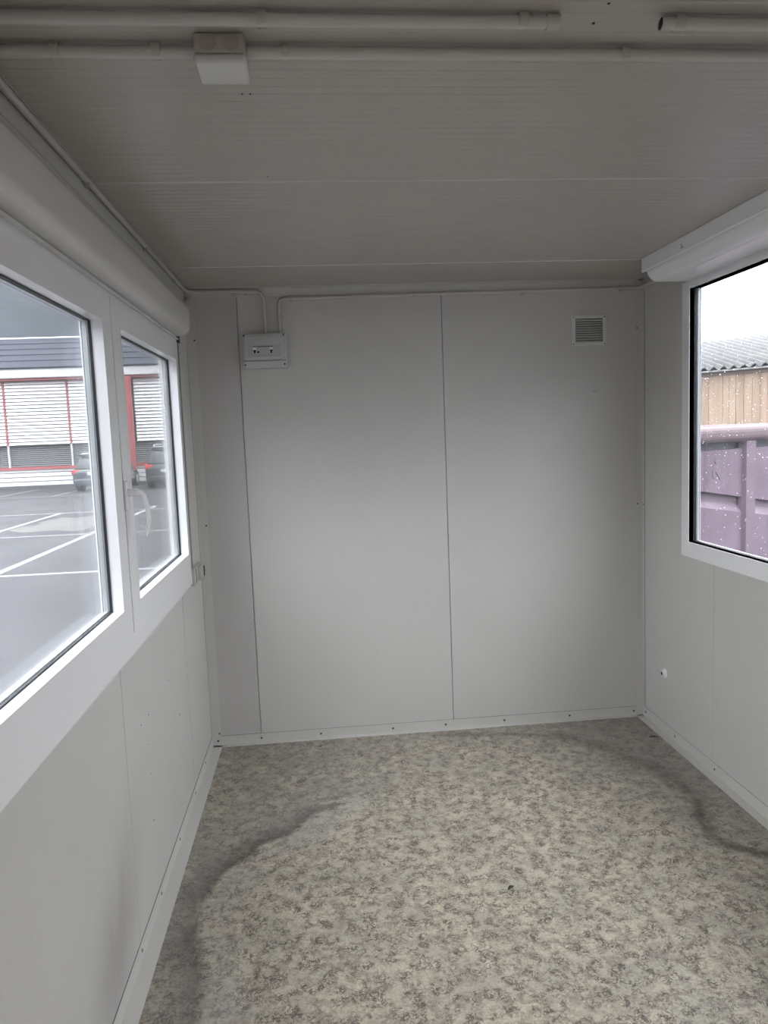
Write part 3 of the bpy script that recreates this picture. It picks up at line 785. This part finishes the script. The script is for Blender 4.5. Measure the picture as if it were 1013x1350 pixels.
bv = rim.modifiers.new('bevel', 'BEVEL'); bv.width = .05; bv.segments = 4; bv.limit_method = 'ANGLE'
b = MB(); b.box(SX0+.03, SX1-.03, .12, .16, zt-.24, zt-.10); skpart(b, 'rim_grime_shade', grime)  # dark recessed plate: grime, plus the shade under the rim put into its colour
ribs = [-.30+1.06*k for k in range(-0, 4)]
ribs = [-.28, .825, 1.93, 3.03]
# panels between the ribs: upper plate, then a pressed crease that slopes outwards
edges = [SX0]+ribs+[SX1]
for a, c_ in zip(edges, edges[1:]):
    zc0 = 1.225 if a < 0 else 1.215; zc0 = 1.225-.15*(a+.0); zc1 = 1.225-.15*c_
    zc0, zc1 = max(.8, zc0), max(.8, zc1)
    t = MB()
    prof = [(.062, zt-.185, 0), (.062, 0, 1), (.110, .0, 1), (.108, -.055, 1), (.060, -.125, 1), (.060, None, 2), (.16, None, 2), (.16, zt-.185, 0)]
    A = []; B = []
    for lst, x, zc_ in ((A, a, zc0), (B, c_, zc1)):
        for yy, q, k in prof: lst.append(t.bm.verts.new((x, yy, q if k == 0 else (zc_+q if k == 1 else .12))))
    n_ = len(prof)
    for k in range(n_): t.bm.faces.new((A[k], A[(k+1) % n_], B[(k+1) % n_], B[k]))
    t.bm.faces.new(A[::-1]); t.bm.faces.new(B)
    skpart(t, 'side_panel', purple)
for x in ribs:
    t = MB(); t.prism([(x-.085, .09), (x-.075, .028), (x+.07, .028), (x+.095, .09)], 2, .10, zt-.12); skpart(t, 'rib', purple)
b = MB(); b.box(SX0, SX0+.1, .08, SD-.08, .12, zt-.1); b.box(SX1-.1, SX1, .08, SD-.08, .12, zt-.1); b.box(SX0, SX1, SD-.18, SD-.08, .12, zt-.1); b.box(SX0, SX1, .1, SD-.1, .10, .18); skpart(b, 'tub', purple)
for x in (SX0+.3, SX1-.4):
    b = MB(); b.box(x, x+.12, .15, SD-.15, 0, .12); skpart(b, 'skid', grime)
t = MB(); t.tube(bend([(.368, .061, 1.452), (.340, .061, 1.450), (.325, .061, 1.425), (.345, .061, 1.405), (.366, .061, 1.412)], .009, 4), .0045, 6)
t.tube(bend([(.372, .061, 1.388), (.335, .061, 1.380), (.305, .061, 1.350), (.300, .061, 1.305), (.318, .061, 1.288), (.338, .061, 1.300)], .012, 4), .0045, 6)
t.tube([(.345, .061, 1.340), (.375, .061, 1.312), (.405, .061, 1.275)], .0035, 6); skpart(t, 'scribble', grime)

# timber shed behind the skip
sd = thing('timber_shed', 'timber shed with corrugated grey roof seen behind the purple container through right window', 'shed', (0, 0, 0))
Q0 = Vector((7.8186, 9.918, 0)); ds = Vector((.6385, -.76962, 0)).normalized()
sd.location = (Q0.x, Q0.y, GZ); sd.rotation_euler = (0, 0, math.atan2(ds.y, ds.x))     # local x along the eave, local y away from the cabin
wood = mat('weathered_boards', (.55, .40, .29), .7)
v = coords(wood, (1, 1, .06))
c = ramp(wood, noise_tex(wood, v, 7, 7, .7), [(0.25, (0.17, 0.105, 0.072)), (0.5, (0.31, 0.222, 0.16)), (0.75, (0.38, 0.30, 0.235))])
L(wood, c, bsdf(wood).inputs['Base Color'])
def sdpart(mb, name, mt, smooth=False):
    o = mb.build(name, mt, None, smooth, 60); o.parent = sd; return o
t = MB(); x = -6.0; ez = 2.476-GZ
while x < 8.0:
    w_ = random.uniform(.11, .15); t.box(x, x+w_-.004, random.uniform(0, .012), .03, .02, ez-.02); x += w_
t.box(-6, 8, .03, .06, 0, ez-.02); t.box(-6, -5.94, .03, 4.5, 0, ez); t.box(7.94, 8, .03, 4.5, 0, ez)
sdpart(t, 'board_wall', wood)
D = 11.2 + 0
cam = Vector((.591, -3.6813, 1.5296))
nl = Vector((-ds.y, ds.x, 0)); D = abs((Q0-Vector((cam.x, cam.y, 0))).dot(nl))
back = 3.4
rise = (cam.z+(3.03-cam.z)*(D+back)/D)-(2.53)
fib = mat('fibre_cement', (.40, .39, .39), .75)
c = ramp(fib, noise_tex(fib, coords(fib), 2.2, 7, .7), [(0.3, (0.068, 0.067, 0.068)), (0.55, (0.106, 0.103, 0.103)), (0.75, (0.139, 0.136, 0.129))]); L(fib, c, bsdf(fib).inputs['Base Color'])
t = MB(); n = 17600//177*8; xs = [-6.2+17.6*i/n for i in range(n+1)]
rows = []
for (yy, zz) in ((-.18, 0), (back, rise), (back+3.2, rise*.15)):
    rows.append([t.bm.verts.new((x-.75*(yy+.18), yy, ez+.03+zz+.031*math.cos(2*PI*x/.177))) for x in xs])
low = [t.bm.verts.new((x, -.18, ez+.010+.031*math.cos(2*PI*x/.177))) for x in xs]
for A, B in zip(rows, rows[1:]):
    for a, a2, b_, b2 in zip(A, A[1:], B, B[1:]): t.bm.faces.new((a, a2, b2, b_))
for a, a2, b_, b2 in zip(rows[0], rows[0][1:], low, low[1:]): t.bm.faces.new((a, b_, b2, a2))
sdpart(t, 'roof', fib, True)
b = MB(); b.box(-6.2, 8.2, -.12, -.02, ez-.035, ez-.008); sdpart(b, 'white_edge_strip', M['cladding'])
b = MB(); b.box(-6.2, 8.2, -.02, .02, ez-.10, ez-.03); sdpart(b, 'eaves_board', mat('dark_timber', (.20, .16, .13), .8))

# ------------------------------------------------------------------ overcast sky
w = bpy.data.worlds.new('World'); S.world = w; w.use_nodes = True; nt = w.node_tree
bg = nt.nodes['Background']
tc = nt.nodes.new('ShaderNodeTexCoord'); sp = nt.nodes.new('ShaderNodeSeparateXYZ'); nt.links.new(tc.outputs['Generated'], sp.inputs[0])
r = nt.nodes.new('ShaderNodeMapRange'); r.inputs[1].default_value = 0; r.inputs[2].default_value = 1; r.inputs[3].default_value = .62; r.inputs[4].default_value = 1.55
nt.links.new(sp.outputs['Z'], r.inputs[0])
mx = nt.nodes.new('ShaderNodeMix'); mx.data_type = 'RGBA'; mx.blend_type = 'MULTIPLY'; mx.inputs[0].default_value = 1
mx.inputs[6].default_value = (1.0, .985, 1.02, 1); nt.links.new(r.outputs[0], mx.inputs[7]); nt.links.new(mx.outputs[2], bg.inputs['Color'])
bg.inputs['Strength'].default_value = 6.9

# ------------------------------------------------------------------ camera
cd = bpy.data.cameras.new('Camera'); co = bpy.data.objects.new('Camera', cd); C.objects.link(co)
cd.sensor_fit = 'VERTICAL'; cd.sensor_height = 24; cd.lens = 979.7/1350*24; cd.clip_start = .01; cd.clip_end = 1000
Rm = ((.99514276, .08625495, .04744431), (-.09065069, .99084861, .10000743), (-.038384, -.10382253, .99385489))
co.matrix_world = Matrix(((Rm[0][0], Rm[0][2], -Rm[0][1], cam.x), (Rm[1][0], Rm[1][2], -Rm[1][1], cam.y), (Rm[2][0], Rm[2][2], -Rm[2][1], cam.z), (0, 0, 0, 1)))
S.camera = co

S.view_settings.view_transform = 'Standard'; S.view_settings.look = 'None'; S.view_settings.gamma = 1; S.view_settings.use_curve_mapping = False
S.view_settings.exposure = 0.0
S.cycles.max_bounces = 14; S.cycles.diffuse_bounces = 8; S.cycles.glossy_bounces = 6; S.cycles.transparent_max_bounces = 24; S.cycles.transmission_bounces = 8
S.cycles.use_denoising = True
S.cycles.sample_clamp_indirect = 8
